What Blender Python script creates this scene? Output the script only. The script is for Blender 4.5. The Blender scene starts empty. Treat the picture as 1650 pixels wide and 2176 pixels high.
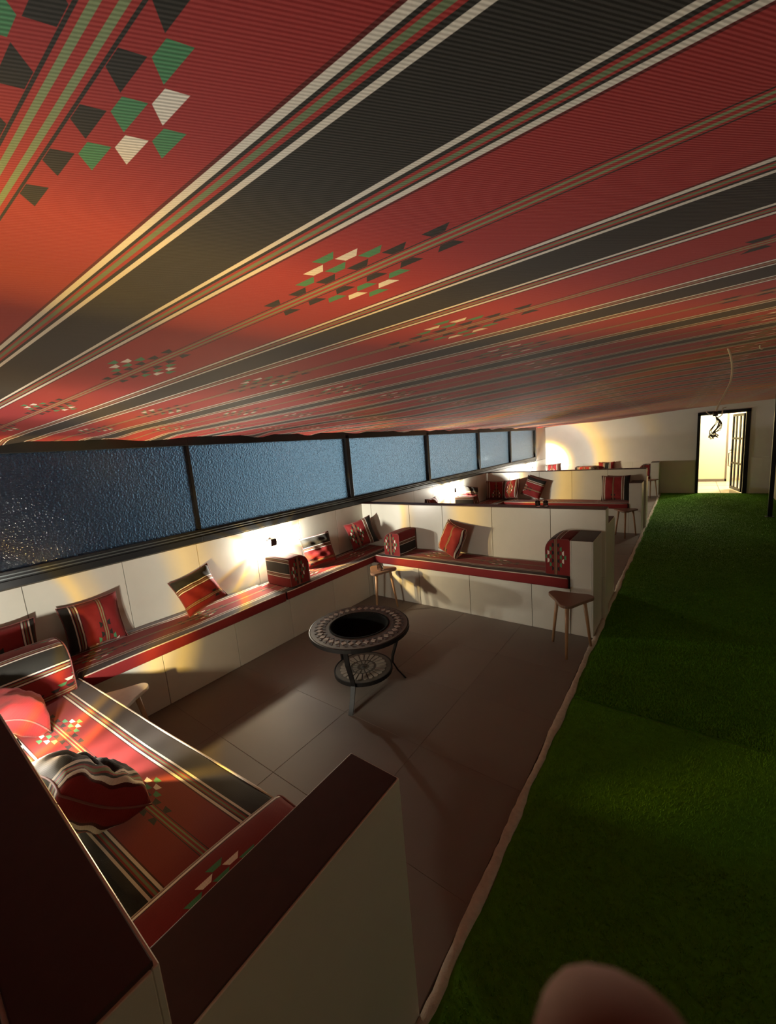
import bpy, bmesh, math, random
import numpy as np
from mathutils import Vector, Matrix, Euler
random.seed(7)
rng = np.random.default_rng(7)
SC = bpy.context.scene
COL = SC.collection
R = math.radians
PI = math.pi

# ------------------------------------------------------------------ camera
cam_d = bpy.data.cameras.new('camera')
cam = bpy.data.objects.new('camera', cam_d)
COL.objects.link(cam)
CAM = Vector((3.4754, 0.0, 1.75))
ROT = Matrix(((0.79854948, -0.03139623, 0.6011098),
              (0.59655796, 0.17439169, -0.78339399),
              (-0.08023293, 0.9841757, 0.15799006)))
cam.matrix_world = Matrix.Translation(CAM) @ ROT.to_4x4()
cam_d.sensor_fit = 'VERTICAL'
cam_d.sensor_height = 36.0
cam_d.lens = 847.193 / 2176 * 36.0
cam_d.clip_start = 0.005
cam_d.clip_end = 100
cam_d.dof.use_dof = True            # a phone's ultra-wide lens: aperture under a millimetre
cam_d.dof.focus_distance = 2.6
cam_d.dof.aperture_fstop = 15.0
SC.camera = cam

# ------------------------------------------------------------------ exposure
SC.view_settings.view_transform = 'Standard'
SC.view_settings.look = 'None'
SC.view_settings.gamma = 1.0
SC.view_settings.use_curve_mapping = False
SC.view_settings.exposure = 0.38
SC.cycles.max_bounces = 10
SC.cycles.diffuse_bounces = 6
SC.cycles.transmission_bounces = 6
SC.cycles.sample_clamp_indirect = 4.0
SC.cycles.caustics_reflective = False


# ------------------------------------------------------------------ node helper
class NT:
    def __init__(s, tree):
        s.t = tree
        tree.nodes.clear()

    def n(s, typ, **kw):
        nd = s.t.nodes.new(typ)
        for k, v in kw.items():
            setattr(nd, k, v)
        return nd

    def set(s, sock, v):
        if isinstance(v, bpy.types.NodeSocket):
            s.t.links.new(v, sock)
        else:
            sock.default_value = v

    def m(s, op, a, b=None, c=None):
        nd = s.n('ShaderNodeMath', operation=op)
        s.set(nd.inputs[0], a)
        if b is not None:
            s.set(nd.inputs[1], b)
        if c is not None:
            s.set(nd.inputs[2], c)
        return nd.outputs[0]

    def mix(s, f, a, b):
        nd = s.n('ShaderNodeMix', data_type='RGBA')
        s.set(nd.inputs[0], f)
        s.set(nd.inputs[6], a)
        s.set(nd.inputs[7], b)
        return nd.outputs[2]

    def ramp(s, f, stops, interp='LINEAR'):
        nd = s.n('ShaderNodeValToRGB')
        cr = nd.color_ramp
        cr.interpolation = interp
        while len(cr.elements) < len(stops):
            cr.elements.new(1.0)
        for e, (p, c) in zip(cr.elements, stops):
            e.position = p
            e.color = tuple(c) + ((1.0,) if len(c) == 3 else ())
        s.set(nd.inputs[0], f)
        return nd.outputs[0]

    def noise(s, vec, scale, detail=3, rough=0.55):
        nd = s.n('ShaderNodeTexNoise')
        if vec is not None:
            s.set(nd.inputs['Vector'], vec)
        nd.inputs['Scale'].default_value = scale
        nd.inputs['Detail'].default_value = detail
        nd.inputs['Roughness'].default_value = rough
        return nd.outputs[0]

    def bump(s, h, strength, dist=0.01):
        nd = s.n('ShaderNodeBump')
        nd.inputs['Strength'].default_value = strength
        nd.inputs['Distance'].default_value = dist
        s.set(nd.inputs['Height'], h)
        return nd.outputs[0]

    def out(s, **kw):
        p = s.n('ShaderNodeBsdfPrincipled')
        for k, v in kw.items():
            s.set(p.inputs[k.replace('_', ' ')], v)
        o = s.n('ShaderNodeOutputMaterial')
        s.t.links.new(p.outputs[0], o.inputs[0])
        return p


def mat(name):
    m = bpy.data.materials.new(name)
    m.use_nodes = True
    return m, NT(m.node_tree)


def c4(*c):
    return tuple(c) + (1.0,)


# ------------------------------------------------------------------ world: dusk sky seen only through the frosted glass
W = bpy.data.worlds.new('dusk')
SC.world = W
W.use_nodes = True
n = NT(W.node_tree)
tc = n.n('ShaderNodeTexCoord')
sp = n.n('ShaderNodeSeparateXYZ')
n.set(sp.inputs[0], tc.outputs['Generated'])
col = n.ramp(n.m('MULTIPLY_ADD', sp.outputs[1], 0.5, 0.5),
             [(0.0, (0.003, 0.006, 0.010)), (0.62, (0.002, 0.004, 0.007)), (0.73, (0.011, 0.021, 0.031)), (0.86, (0.095, 0.155, 0.195)),
              (0.93, (0.20, 0.275, 0.31)), (1.0, (0.29, 0.35, 0.36))])
bg = n.n('ShaderNodeBackground')
n.set(bg.inputs[0], col)
bg.inputs[1].default_value = 1.75
wo = n.n('ShaderNodeOutputWorld')
W.node_tree.links.new(bg.outputs[0], wo.inputs[0])


# ------------------------------------------------------------------ lamps: one builder, used further down
BEAM_W = 250.0


def beam(name, loc, axis, watts, parent, inner=1.0, ann=1.0, wide=1.0, tail=.012):
    """A lens spot: the lens throws a bright inner disc and a weaker outer disc, each with a warm rim (its light distribution)."""
    L = bpy.data.lights.new(name, 'POINT')
    L.energy = watts
    L.shadow_soft_size = 0.022
    L.use_nodes = True
    k = NT(L.node_tree)
    g = k.n('ShaderNodeNewGeometry')
    d = k.n('ShaderNodeVectorMath', operation='DOT_PRODUCT')
    k.set(d.inputs[0], g.outputs['Incoming'])
    d.inputs[1].default_value = axis
    ang = k.m('ARCCOSINE', k.m('ABSOLUTE', d.outputs['Value']))
    f = k.m('DIVIDE', ang, PI / 2)
    w = (1.0, 0.95, 0.81)
    def s(v, c=w):
        return tuple(v * x for x in c)
    rim = (1.0, 0.60, 0.12)
    c = k.ramp(f, [(0.0, s(.52 * inner)), (0.25, s(.50 * inner)), (0.272, s(.55 * max(.75, inner), rim)), (0.30, s(.12 * ann)), (0.40, s(.14 * ann)), (0.455, s(.21 * ann)), (0.50, s(.58 * ann, rim)),
                   (0.545, s(.25 * wide, (1, .8, .5))), (0.75, s(.12 * wide)), (0.90, s(tail * 1.6)), (1.0, s(tail))])
    e = k.n('ShaderNodeEmission')
    k.set(e.inputs[0], c)
    e.inputs[1].default_value = 1.0
    o = k.n('ShaderNodeOutputLight')
    L.node_tree.links.new(e.outputs[0], o.inputs[0])
    ob = bpy.data.objects.new(name, L)
    COL.objects.link(ob)
    ob.parent = parent
    ob.location = loc
    return ob


# ------------------------------------------------------------------ materials
def fabric_material(name='woven_stripe_fabric', red=1.0, pale=1.0):
    m, k = mat(name)
    uv = k.n('ShaderNodeUVMap')
    sp = k.n('ShaderNodeSeparateXYZ')
    k.set(sp.inputs[0], uv.outputs[0])
    u, w = sp.outputs[0], sp.outputs[1]
    P = 0.435
    d = k.m('PINGPONG', w, P / 2)
    RED, DRED, BLK, WHT, GRN, GR2 = (.33, .024, .025), (.10, .006, .006), (.016, .016, .014), (.74, .68, .60), (.21, .27, .135), (.16, .21, .11)
    REDB = (.36, .030, .028)
    RED, DRED, REDB = [tuple(x * red for x in c) for c in (RED, DRED, REDB)]
    WHT, GRN, GR2 = [tuple(x * pale for x in c) for c in (WHT, GRN, GR2)]
    st = [(0, REDB), (.0032, GRN), (.0084, REDB), (.0125, BLK), (.0150, RED), (.1220, DRED), (.1265, WHT), (.1345, BLK), (.1385, REDB),
          (.1425, GR2), (.1490, REDB), (.1545, BLK), (.1600, WHT), (.1680, BLK)]
    base = k.ramp(k.m('DIVIDE', d, P / 2), [(a / (P / 2), c) for a, c in st], 'CONSTANT')
    rr = k.m('DIVIDE', k.m('SUBTRACT', d, .0158), .0187)
    row = k.m('FLOOR', rr)
    t = k.m('DIVIDE', k.m('FRACT', rr), .88)
    ok = k.m('MULTIPLY', k.m('MULTIPLY', k.m('GREATER_THAN', rr, 0), k.m('LESS_THAN', rr, 4)), k.m('LESS_THAN', t, 1))
    hw = k.m('MULTIPLY_ADD', t, .012, .011)
    q = k.m('WRAP', u, .385, -.385)
    off = k.m('MULTIPLY', k.m('SUBTRACT', 1.0, k.m('FLOORED_MODULO', row, 2)), .036)
    qq = k.m('SUBTRACT', q, off)
    cell = k.m('ROUND', k.m('DIVIDE', qq, .072))
    loc = k.m('SUBTRACT', qq, k.m('MULTIPLY', cell, .072))
    ok = k.m('MULTIPLY', ok, k.m('LESS_THAN', k.m('ABSOLUTE', loc), hw))
    cen = k.m('ABSOLUTE', k.m('MULTIPLY_ADD', cell, .072, off))
    r0 = k.m('LESS_THAN', row, .5)
    lim = k.m('ADD', k.m('MULTIPLY', r0, .075), k.m('SUBTRACT', .133, k.m('MULTIPLY', row, .04)))
    ok = k.m('MULTIPLY', ok, k.m('LESS_THAN', cen, lim))
    iswhite = k.m('COMPARE', row, 2.0, .3)
    mc = k.mix(iswhite, c4(.06, .22, .10), c4(.74, .68, .60))
    mc = k.mix(r0, mc, c4(.016, .016, .014))
    base = k.mix(ok, base, mc)
    rib = k.m('SINE', k.m('MULTIPLY', k.m('SUBTRACT', u, w), 2 * PI * .7071 / .0032))
    nz = k.noise(uv.outputs[0], 260, 2)
    shade = k.m('ADD', k.m('MULTIPLY_ADD', rib, k.m('MULTIPLY_ADD', k.m('MULTIPLY', ok, k.m('GREATER_THAN', row, .5)), .24, .035), .86), k.m('MULTIPLY', nz, .2))
    hs = k.n('ShaderNodeMix', data_type='RGBA', blend_type='MULTIPLY')
    hs.inputs[0].default_value = 1
    k.set(hs.inputs[6], base)
    cb = k.n('ShaderNodeCombineColor')
    for i in range(3):
        k.set(cb.inputs[i], shade)
    k.set(hs.inputs[7], cb.outputs[0])
    k.out(Base_Color=hs.outputs[2], Roughness=.82, Specular_IOR_Level=.25, Sheen_Weight=.10, Sheen_Roughness=.45, Sheen_Tint=c4(1, .72, .68),
          Normal=k.bump(rib, .14, .0012))
    return m


def tile_material(name, c, rough, var, scale=5.0, bump=.02):
    m, k = mat(name)
    tcn = k.n('ShaderNodeTexCoord')
    oi = k.n('ShaderNodeObjectInfo')
    ad = k.n('ShaderNodeVectorMath', operation='ADD')
    k.set(ad.inputs[0], tcn.outputs['Object'])
    cx = k.n('ShaderNodeCombineXYZ')
    k.set(cx.inputs[0], k.m('MULTIPLY', oi.outputs['Random'], 31.0))
    k.set(cx.inputs[1], k.m('MULTIPLY', oi.outputs['Random'], 17.0))
    k.set(ad.inputs[1], cx.outputs[0])
    nz = k.noise(ad.outputs[0], scale, 6, .6)
    f = k.m('ADD', k.m('MULTIPLY_ADD', oi.outputs['Random'], var * .6, 1 - var * .8), k.m('MULTIPLY', nz, var))
    mx = k.n('ShaderNodeMix', data_type='RGBA', blend_type='MULTIPLY')
    mx.inputs[0].default_value = 1
    mx.inputs[6].default_value = c4(*c)
    cb = k.n('ShaderNodeCombineColor')
    for i in range(3):
        k.set(cb.inputs[i], f)
    k.set(mx.inputs[7], cb.outputs[0])
    k.out(Base_Color=mx.outputs[2], Roughness=rough, Specular_IOR_Level=.5, Normal=k.bump(nz, bump, .01))
    return m


def plain(name, c, rough=.5, metal=0.0, spec=.5, nscale=0, nvar=.2, bump=0, emit=None, emit_s=0):
    m, k = mat(name)
    bc = c4(*c)
    kw = {}
    if nscale:
        tcn = k.n('ShaderNodeTexCoord')
        nz = k.noise(tcn.outputs['Object'], nscale, 4)
        bc = k.mix(nz, c4(*[x * (1 - nvar) for x in c]), c4(*[min(1, x * (1 + nvar)) for x in c]))
        if bump:
            kw['Normal'] = k.bump(nz, bump, .01)
    if emit:
        kw['Emission_Color'] = c4(*emit)
        kw['Emission_Strength'] = emit_s
    k.out(Base_Color=bc, Roughness=rough, Metallic=metal, Specular_IOR_Level=spec, **kw)
    return m


def glass_material():
    m, k = mat('hammered_glass')
    tcn = k.n('ShaderNodeTexCoord')
    v = k.n('ShaderNodeTexVoronoi')
    k.set(v.inputs['Vector'], tcn.outputs['Object'])
    v.inputs['Scale'].default_value = 70
    nz = k.noise(tcn.outputs['Object'], 70, 3)
    h = k.m('ADD', v.outputs['Distance'], nz)
    k.out(Base_Color=c4(.80, .90, .95), Roughness=.09, Transmission_Weight=.993, IOR=1.45, Normal=k.bump(h, .5, .008))
    return m


def wood_material(name, c):
    m, k = mat(name)
    tcn = k.n('ShaderNodeTexCoord')
    mp = k.n('ShaderNodeMapping')
    k.set(mp.inputs[0], tcn.outputs['Object'])
    mp.inputs['Scale'].default_value = (3, 40, 3)
    nz = k.noise(mp.outputs[0], 3, 4)
    k.out(Base_Color=k.mix(nz, c4(*[x * .7 for x in c]), c4(*[x * 1.2 for x in c])), Roughness=.45)
    return m


def clear_glass():
    m, k = mat('clear_glass')
    k.out(Base_Color=c4(1, 1, 1), Roughness=.02, Transmission_Weight=1.0, IOR=1.45)
    return m


FAB = fabric_material()
UPH = fabric_material('woven_stripe_upholstery', .55, .8)      # same weave as the ceiling, its red and pale colours scaled darker
TILE = tile_material('white_wall_tile', (.60, .585, .51), .30, .16)
FLOORT = tile_material('brown_stone_tile', (.155, .130, .108), .60, .26, 2.2, .03)
GROUT = plain('dark_grout', (.16, .14, .115), .9)
GROUTF = plain('floor_grout', (.145, .122, .10), .9)
CAP = plain('dark_brown_stone', (.048, .024, .021), .5, nscale=30, spec=.3)
PLASTER = plain('white_plaster', (.62, .60, .55), .85, nscale=4, nvar=.06, bump=.05)
BLACKM = plain('black_metal', (.012, .012, .013), .40, .6)
ALU = plain('dark_aluminium', (.022, .024, .027), .35, .5)
TRACK = plain('grey_aluminium', (.16, .18, .19), .35, .8)
LENS = plain('lamp_lens', (1, .95, .85), .2, emit=(1, .93, .74), emit_s=60)
WOOD = wood_material('light_wood', (.36, .20, .10))
WOODT = wood_material('walnut_top', (.20, .115, .075))
PALE = plain('pale_marble', (.52, .48, .40), .35, nscale=12, nvar=.25)
GRASS = plain('green_turf', (.064, .18, .007), .9, nscale=40, nvar=.45, bump=.3, spec=.1)
BLADE = plain('green_grass_blade', (.082, .23, .009), .7, nscale=3, nvar=.5, spec=.15)
CURB = plain('pale_cement', (.48, .44, .36), .9, nscale=35, nvar=.35, bump=.6)
IRON = plain('wrought_iron', (.008, .007, .007), .5, 0, .25)
SLATE = plain('brown_mosaic_bed', (.070, .056, .042), .6, nscale=120, nvar=.5)
MOSL = plain('pale_mosaic', (.27, .225, .18), .5)
MOSD = plain('dark_mosaic', (.035, .030, .027), .5)
BOWL = plain('sooty_iron', (.003, .003, .003), .9, spec=.1)
SKIN = plain('brown_skin', (.21, .085, .042), .75, nscale=60, nvar=.08)
NAIL = plain('finger_nail', (.42, .23, .17), .3)
GLASS = glass_material()
CLEAR = clear_glass()
CREAM = plain('cream_paint', (.50, .44, .29), .7)
CREAMF = plain('cream_floor_tile', (.52, .48, .36), .25)
DKLINE = plain('brown_joint', (.10, .07, .05), .7)
WHITEC = plain('white_cable', (.75, .66, .52), .5)
BLKC = plain('dark_wire', (.03, .02, .025), .5)
WAX = plain('amber_wax', (.75, .36, .06), .5)
PIPE = plain('cream_piping', (.60, .52, .43), .8)


# ------------------------------------------------------------------ object helpers
def link(name, me, parent=None, loc=None):
    o = bpy.data.objects.new(name, me)
    COL.objects.link(o)
    if parent is not None:
        o.parent = parent
    if loc is not None:
        o.location = loc
    return o


def empty(name, loc=(0, 0, 0), rot=(0, 0, 0)):
    o = bpy.data.objects.new(name, None)
    COL.objects.link(o)
    o.location = loc
    o.rotation_euler = rot
    o.empty_display_size = .05
    return o


def tag(o, label=None, cat=None, group=None, kind=None):
    for key, v in (('label', label), ('category', cat), ('group', group), ('kind', kind)):
        if v:
            o[key] = v
    return o


class MB:
    def __init__(s):
        s.v, s.f, s.uv = [], [], []

    def add(s, vs, fs, uvs=None):
        b = len(s.v)
        s.v.extend([tuple(p) for p in vs])
        for i, f in enumerate(fs):
            s.f.append(tuple(b + j for j in f))
            s.uv.append(uvs[i] if uvs else None)
        return s

    def box(s, x0, x1, y0, y1, z0, z1, M=None):
        vs = [Vector(p) for p in ((x0, y0, z0), (x1, y0, z0), (x1, y1, z0), (x0, y1, z0), (x0, y0, z1), (x1, y0, z1), (x1, y1, z1), (x0, y1, z1))]
        if M is not None:
            vs = [M @ p for p in vs]
        return s.add(vs, [(0, 3, 2, 1), (4, 5, 6, 7), (0, 1, 5, 4), (1, 2, 6, 5), (2, 3, 7, 6), (3, 0, 4, 7)])

    def lathe(s, prof, n=24, cap=True, c=(0, 0, 0)):
        vs = []
        for r, z in prof:
            for i in range(n):
                a = 2 * PI * i / n
                vs.append((c[0] + r * math.cos(a), c[1] + r * math.sin(a), c[2] + z))
        fs = []
        for j in range(len(prof) - 1):
            for i in range(n):
                k = (i + 1) % n
                fs.append((j * n + i, j * n + k, (j + 1) * n + k, (j + 1) * n + i))
        if cap:
            fs.append(tuple(range(n))[::-1])
            fs.append(tuple((len(prof) - 1) * n + i for i in range(n)))
        return s.add(vs, fs)

    def tube(s, pts, rad, n=8, cap=True):
        pts = [Vector(p) for p in pts]
        rads = rad if isinstance(rad, (list, tuple)) else [rad] * len(pts)
        vs = []
        ref = None
        for i, p in enumerate(pts):
            t = (pts[min(i + 1, len(pts) - 1)] - pts[max(i - 1, 0)]).normalized()
            if ref is None:
                ref = t.orthogonal().normalized()
            ref = (ref - t * ref.dot(t)).normalized()
            bq = t.cross(ref)
            for j in range(n):
                a = 2 * PI * j / n
                vs.append(p + (ref * math.cos(a) + bq * math.sin(a)) * rads[i])
        fs = []
        for i in range(len(pts) - 1):
            for j in range(n):
                k = (j + 1) % n
                fs.append((i * n + j, i * n + k, (i + 1) * n + k, (i + 1) * n + j))
        if cap:
            fs.append(tuple(range(n))[::-1])
            fs.append(tuple((len(pts) - 1) * n + j for j in range(n)))
        return s.add(vs, fs)

    def prism(s, poly, z0, z1):
        n_ = len(poly)
        vs = [(x, y, z0) for x, y in poly] + [(x, y, z1) for x, y in poly]
        fs = [tuple(range(n_))[::-1], tuple(range(n_, 2 * n_))]
        fs += [(i, (i + 1) % n_, n_ + (i + 1) % n_, n_ + i) for i in range(n_)]
        return s.add(vs, fs)

    def mesh(s, name, m, smooth=False, bevel=0.0, seg=2):
        me = bpy.data.meshes.new(name)
        me.from_pydata(s.v, [], s.f)
        if any(u is not None for u in s.uv):
            lay = me.uv_layers.new(name='UVMap')
            flat = []
            for f, u in zip(s.f, s.uv):
                for i in range(len(f)):
                    flat.extend(u[i] if u else (0, 0))
            lay.data.foreach_set('uv', flat)
        me.materials.append(m)
        if bevel:
            bm = bmesh.new()
            bm.from_mesh(me)
            es = [e for e in bm.edges if len(e.link_faces) == 2 and e.calc_face_angle(0) > .6]
            bmesh.ops.bevel(bm, geom=es, offset=bevel, segments=seg, affect='EDGES', profile=.6)
            bm.to_mesh(me)
            bm.free()
        if smooth:
            me.shade_smooth()
        me.update()
        return me

    def build(s, name, m, parent=None, loc=None, smooth=False, bevel=0.0, seg=2):
        return link(name, s.mesh(name, m, smooth, bevel, seg), parent, loc)


def smooth_angle(o, deg=40):
    """shade smooth with sharp edges above an angle"""
    me = o.data
    me.shade_smooth()
    bm = bmesh.new()
    bm.from_mesh(me)
    for e in bm.edges:
        if len(e.link_faces) == 2 and e.calc_face_angle(0) > R(deg):
            e.smooth = False
    bm.to_mesh(me)
    bm.free()
    return o


def struct(o):
    o['kind'] = 'structure'
    return o


_tile_cache = {}


def slab(parent, name, m, x0, x1, y0, y1, z0, z1, bevel=.0015):
    """one tile or stone piece; alike sizes share a mesh"""
    key = (name, m.name, round(x1 - x0, 3), round(y1 - y0, 3), round(z1 - z0, 3))
    if key not in _tile_cache:
        a, b, c = key[2] / 2, key[3] / 2, key[4] / 2
        _tile_cache[key] = MB().box(-a, a, -b, b, -c, c).mesh(name, m, bevel=bevel, seg=1)
    return link(name, _tile_cache[key], parent, ((x0 + x1) / 2, (y0 + y1) / 2, (z0 + z1) / 2))


def runs(a, b, joints):
    """split a..b at the joints"""
    js = [a] + [j for j in joints if a + .03 < j < b - .03] + [b]
    return list(zip(js[:-1], js[1:]))


G = .0018     # half a joint
TH = .010     # tile thickness


# ================================================================== LARGE STRUCTURE
YB, YE, XR = -2.6, 12.54, 4.95
XC = 2.86
PA, PB, PC = (-.01, .14), (3.96, 4.11), (8.10, 8.25)
SEAT = .415

# floor under the booths and the walkway
fl = struct(MB().box(-.2, XR + .1, YB - .1, YE + .1, -.14, -.012).box(.44, 2.852, PA[1], YE - .01, -.012, -.0012).build('floor', GROUTF))
for y0, y1 in ((.62, 3.54), (4.60, 7.66), (8.75, 12.08)):
    for xa, xb in runs(.44, 2.852, [1.05, 1.65, 2.25]):
        for ya, yb in runs(y0, y1, [y0 + .5 + .6 * i for i in range(6)]):
            slab(fl, 'tile', FLOORT, xa + .001, xb - .001, ya + .001, yb - .001, -.012, 0, .001)

# ceiling: a striped woven cloth stretched under the roof
def ceil_z(x, y):
    near = 1.984 + .022 * x
    far = 1.990 + .012 * min(1, x) + .10 * max(0, min(1, (x - 1.6) / 1.7)) + .036 * max(0, min(1, (x - 3.2) / 1.7))
    t = max(0, min(1, (y - .9) / 2.5))
    t = t * t * (3 - 2 * t)
    z = near * (1 - t) + far * t
    e = math.exp(-x / .30)
    wr = .030 * e * math.sin(y * 7.3 + 1.1 * math.sin(y * 2.1) + x * 6) * (.4 + .6 * abs(math.sin(y * 1.7)))
    wr += .007 * math.exp(-x / 1.1) * math.sin(y * 11 - x * 1.5) * (x / (.25 + x)) * min(1, max(0, y) / 3)
    wr += .006 * math.sin(y * 3.1 + .6 * x + 1.3 * math.sin(x * 1.1)) * min(1, x)
    return z - abs(wr) * .6 + wr * .4


nx, ny = 70, 300
xs = [(.0 + (XR) * (i / nx) ** 1.9) for i in range(nx + 1)]
ys = [YB + (YE - YB) * j / ny for j in range(ny + 1)]
cv = [(x, y, ceil_z(x, y)) for y in ys for x in xs]
cf, cu = [], []
CY0, CU0 = .161, 3.03


def cuv(x, y):
    return (x - 3.09 + .24 * (min(.59, y) - .157) + .03 * max(0, y - .59), y - CY0 - .05 * (x - 3.3))


for j in range(ny):
    for i in range(nx):
        a = j * (nx + 1) + i
        q = (a, a + nx + 1, a + nx + 2, a + 1)
        cf.append(q)
        cu.append([cuv(cv[t][0], cv[t][1]) for t in q])
ce = struct(MB().add(cv, cf, cu).build('ceiling', FAB, smooth=True))
MB().box(-.2, XR + .1, YB - .1, YE + .1, 2.25, 2.33).build('roof_deck', PLASTER, ce)

# window wall: tiled parapet, glazing, pier
wl = struct(MB().box(-.20, -TH, YB, YE, -.012, 1.055).box(-.2, -TH, 11.64, YE, 1.055, 2.25).box(-.2, -TH, YB, YE, 1.985, 2.25).build('wall_left', GROUT))
for ya, yb in runs(YB, YE, [.527 + .5885 * i for i in range(-5, 22)]):
    slab(wl, 'tile', TILE, -TH, 0, ya + G, yb - G, .42, 1.048)
slab(wl, 'plaster_pier', PLASTER, -TH, 0.0, 11.64, YE, 1.055, 1.985, .001)

mull = [-2.3, -.25, 1.77, 3.81, 5.77, 7.80, 9.62, 11.58]
for i, (ya, yb) in enumerate(zip(mull[:-1], mull[1:])):
    w = struct(empty('window_%d' % (i + 1), (-.03, ya, 1.055)))
    L = yb - ya
    MB().box(-.05, .034, 0, L, 0, .05).box(-.045, .028, 0, L, .05, .112).build('bottom_rail', ALU, w, bevel=.003)
    MB().box(-.006, .033, 0, L, .062, .070).box(-.006, .0325, 0, L, .084, .092).build('slide_track', TRACK, w)
    MB().box(-.05, .03, 0, L, .855, .935).build('top_rail', ALU, w, bevel=.003)
    thin = i == 2
    MB().box(-.04 if thin else -.05, .012 if thin else .03, -.014 if thin else -.032, .014 if thin else .032, .05, .90).build('mullion', ALU, w, bevel=.003)
    if i == 6:
        MB().box(-.05, .03, L - .03, L + .06, .05, .90).build('mullion', ALU, w, bevel=.003)
    MB().box(-.012, -.004, .012, L - .012, .10, .87).build('pane', GLASS, w)

# far wall with the doorway
D0, D1, DZ = 3.625, 4.535, 1.955
wf = MB().box(-.2, D0 - .03, YE, YE + .16, -.012, 2.25).box(D1 + .03, XR + .1, YE, YE + .16, -.012, 2.25).box(D0 - .03, D1 + .03, YE, YE + .16, DZ + .03, 2.25).build('wall_far', PLASTER)
struct(wf)
for xa, xb in runs(.0, D0 - .04, [.45, 1.05, 1.65, 2.25, 2.87]):
    slab(wf, 'tile', TILE if xa < 2.8 else PLASTER, xa + G, xb - G, YE - TH, YE, 0.0 if xa > 2.8 else .42, .86)
slab(wf, 'tile', PLASTER, D1 + .06, XR, YE - TH, YE, 0, .86)
struct(MB().box(XR, XR + .1, YB, YE, -.012, 2.25).build('wall_right', PLASTER))
struct(MB().box(-.2, XR + .1, YB - .1, YB, -.012, 2.25).build('wall_back', PLASTER))

# the lit room beyond the doorway
struct(MB().box(2.2, 6.4, YE + .16, 15.2, -.12, -.004).build('floor_lobby', CREAMF))
wb = struct(MB().box(2.2, 6.4, 15.2, 15.3, -.12, 2.6).box(2.1, 2.2, YE + .16, 15.3, -.12, 2.6).box(6.4, 6.5, YE + .16, 15.3, -.12, 2.6)
            .build('wall_lobby', CREAM))
struct(MB().box(2.1, 6.5, YE + .16, 15.3, 2.6, 2.7).build('ceiling_lobby', PLASTER))
MB().box(4.30, 4.34, 15.18, 15.2, -.004, 2.6).build('dark_joint', DKLINE, wb)
MB().box(2.2, 4.34, 15.18, 15.2, .0, .07).build('skirting', DKLINE, wb)
MB().box(4.34, 5.2, 15.19, 15.2, -.004, 2.6).build('orange_panel', plain('peach_paint', (.80, .56, .34), .7), wb)
for yy in (13.3, 14.2):
    MB().box(2.2, 6.4, yy - .006, yy + .006, -.004, -.002).build('joint', DKLINE, bpy.data.objects['floor_lobby'])
MB().box(4.10, 4.112, YE + .2, 15.2, -.004, -.002).build('joint', DKLINE, bpy.data.objects['floor_lobby'])

# door frame and open leaf
dr = struct(empty('door_1', (D0, YE, 0)))
DW = D1 - D0
MB().box(-.03, .03, -.03, .17, -.012, DZ).build('jamb', BLACKM, dr, bevel=.003)
MB().box(DW - .05, DW + .03, -.03, .17, -.012, DZ).build('jamb', BLACKM, dr, bevel=.003)
MB().box(-.03, DW + .03, -.03, .17, DZ - .045, DZ + .03).build('head_frame', BLACKM, dr, bevel=.003)
leaf = empty('leaf', (DW - .055, .16, 0))
leaf.parent = dr
leaf.rotation_euler = (0, 0, R(-79 - 0))
LW, LH = .80, 1.89
fr = MB()
for a, b in ((-LW, -LW + .055), (-.055, 0)):
    fr.box(a, b, -.02, .02, .02, LH)
fr.box(-LW + .055, -.055, -.02, .02, .02, .09).box(-LW + .055, -.055, -.02, .02, LH - .06, LH)
for z in (.66, 1.27):
    fr.box(-LW + .055, -.055, -.018, .018, z, z + .045)
fr.build('leaf_frame', BLACKM, leaf, bevel=.002)
for q in range(2):
    MB().box(-LW + .22 + q * .27, -LW + .30 + q * .27, -.012, .012, .09, LH - .06).build('slat', BLACKM, leaf)
MB().box(-LW + .05, -.05, -.003, .003, .08, LH - .05).build('pane', CLEAR, leaf)
MB().tube([(-LW + .03, -.02, 1.0), (-LW + .03, -.06, 1.0), (-LW + .15, -.06, 1.0)], .010).tube([(-LW + .03, -.02, .58), (-LW + .03, -.07, .60), (-LW + .03, -.07, .92), (-LW + .03, -.02, .94)], .011).build('handle', TRACK, leaf, smooth=True)

lob = tag(empty('lobby_light', (4.6, 13.95, 2.55)), 'round lobby ceiling light beyond the open doorway', 'lamp')
MB().lathe([(.20, .05), (.20, .02), (.16, .0), (.0001, -.012)], 28, cap=False).build('diffuser', plain('lit_diffuser', (1, .95, .8), emit=(1, .90, .62), emit_s=20), lob, smooth=True)
la = bpy.data.lights.new('lobby_glow', 'POINT')
la.energy = 430
la.color = (1, .91, .66)
la.shadow_soft_size = .16
lo = link('lobby_glow', la, lob, (0, 0, -.19))


# partitions between the booths
def partition(name, y, face_joints):
    y0, y1 = y
    p = struct(MB().box(0.0, 2.89 - TH, y0 + TH, y1 - TH, -.012, 1.035).build(name, GROUT))
    for xa, xb in runs(.0, 2.89, face_joints):
        slab(p, 'tile', TILE, xa + G, xb - G, y0, y0 + TH, SEAT, 1.047)
        slab(p, 'tile', TILE, xa + G, xb - G, y1 - TH, y1, SEAT, 1.047)
    for a, b in ((y0, y0 + TH), (y1 - TH, y1)):
        slab(p, 'tile', TILE, XC + .001, 2.89, a, b, 0, SEAT - .002)
    slab(p, 'tile', TILE, 2.89 - TH, 2.89, y0 + .0105, y1 - .0105, .0, 1.047)
    MB().box(.002, 2.89 - .006, y0 + .006, y1 - .006, 1.035, 1.056).build('cap_stone', CAP, p, bevel=.002)
    return p


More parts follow.
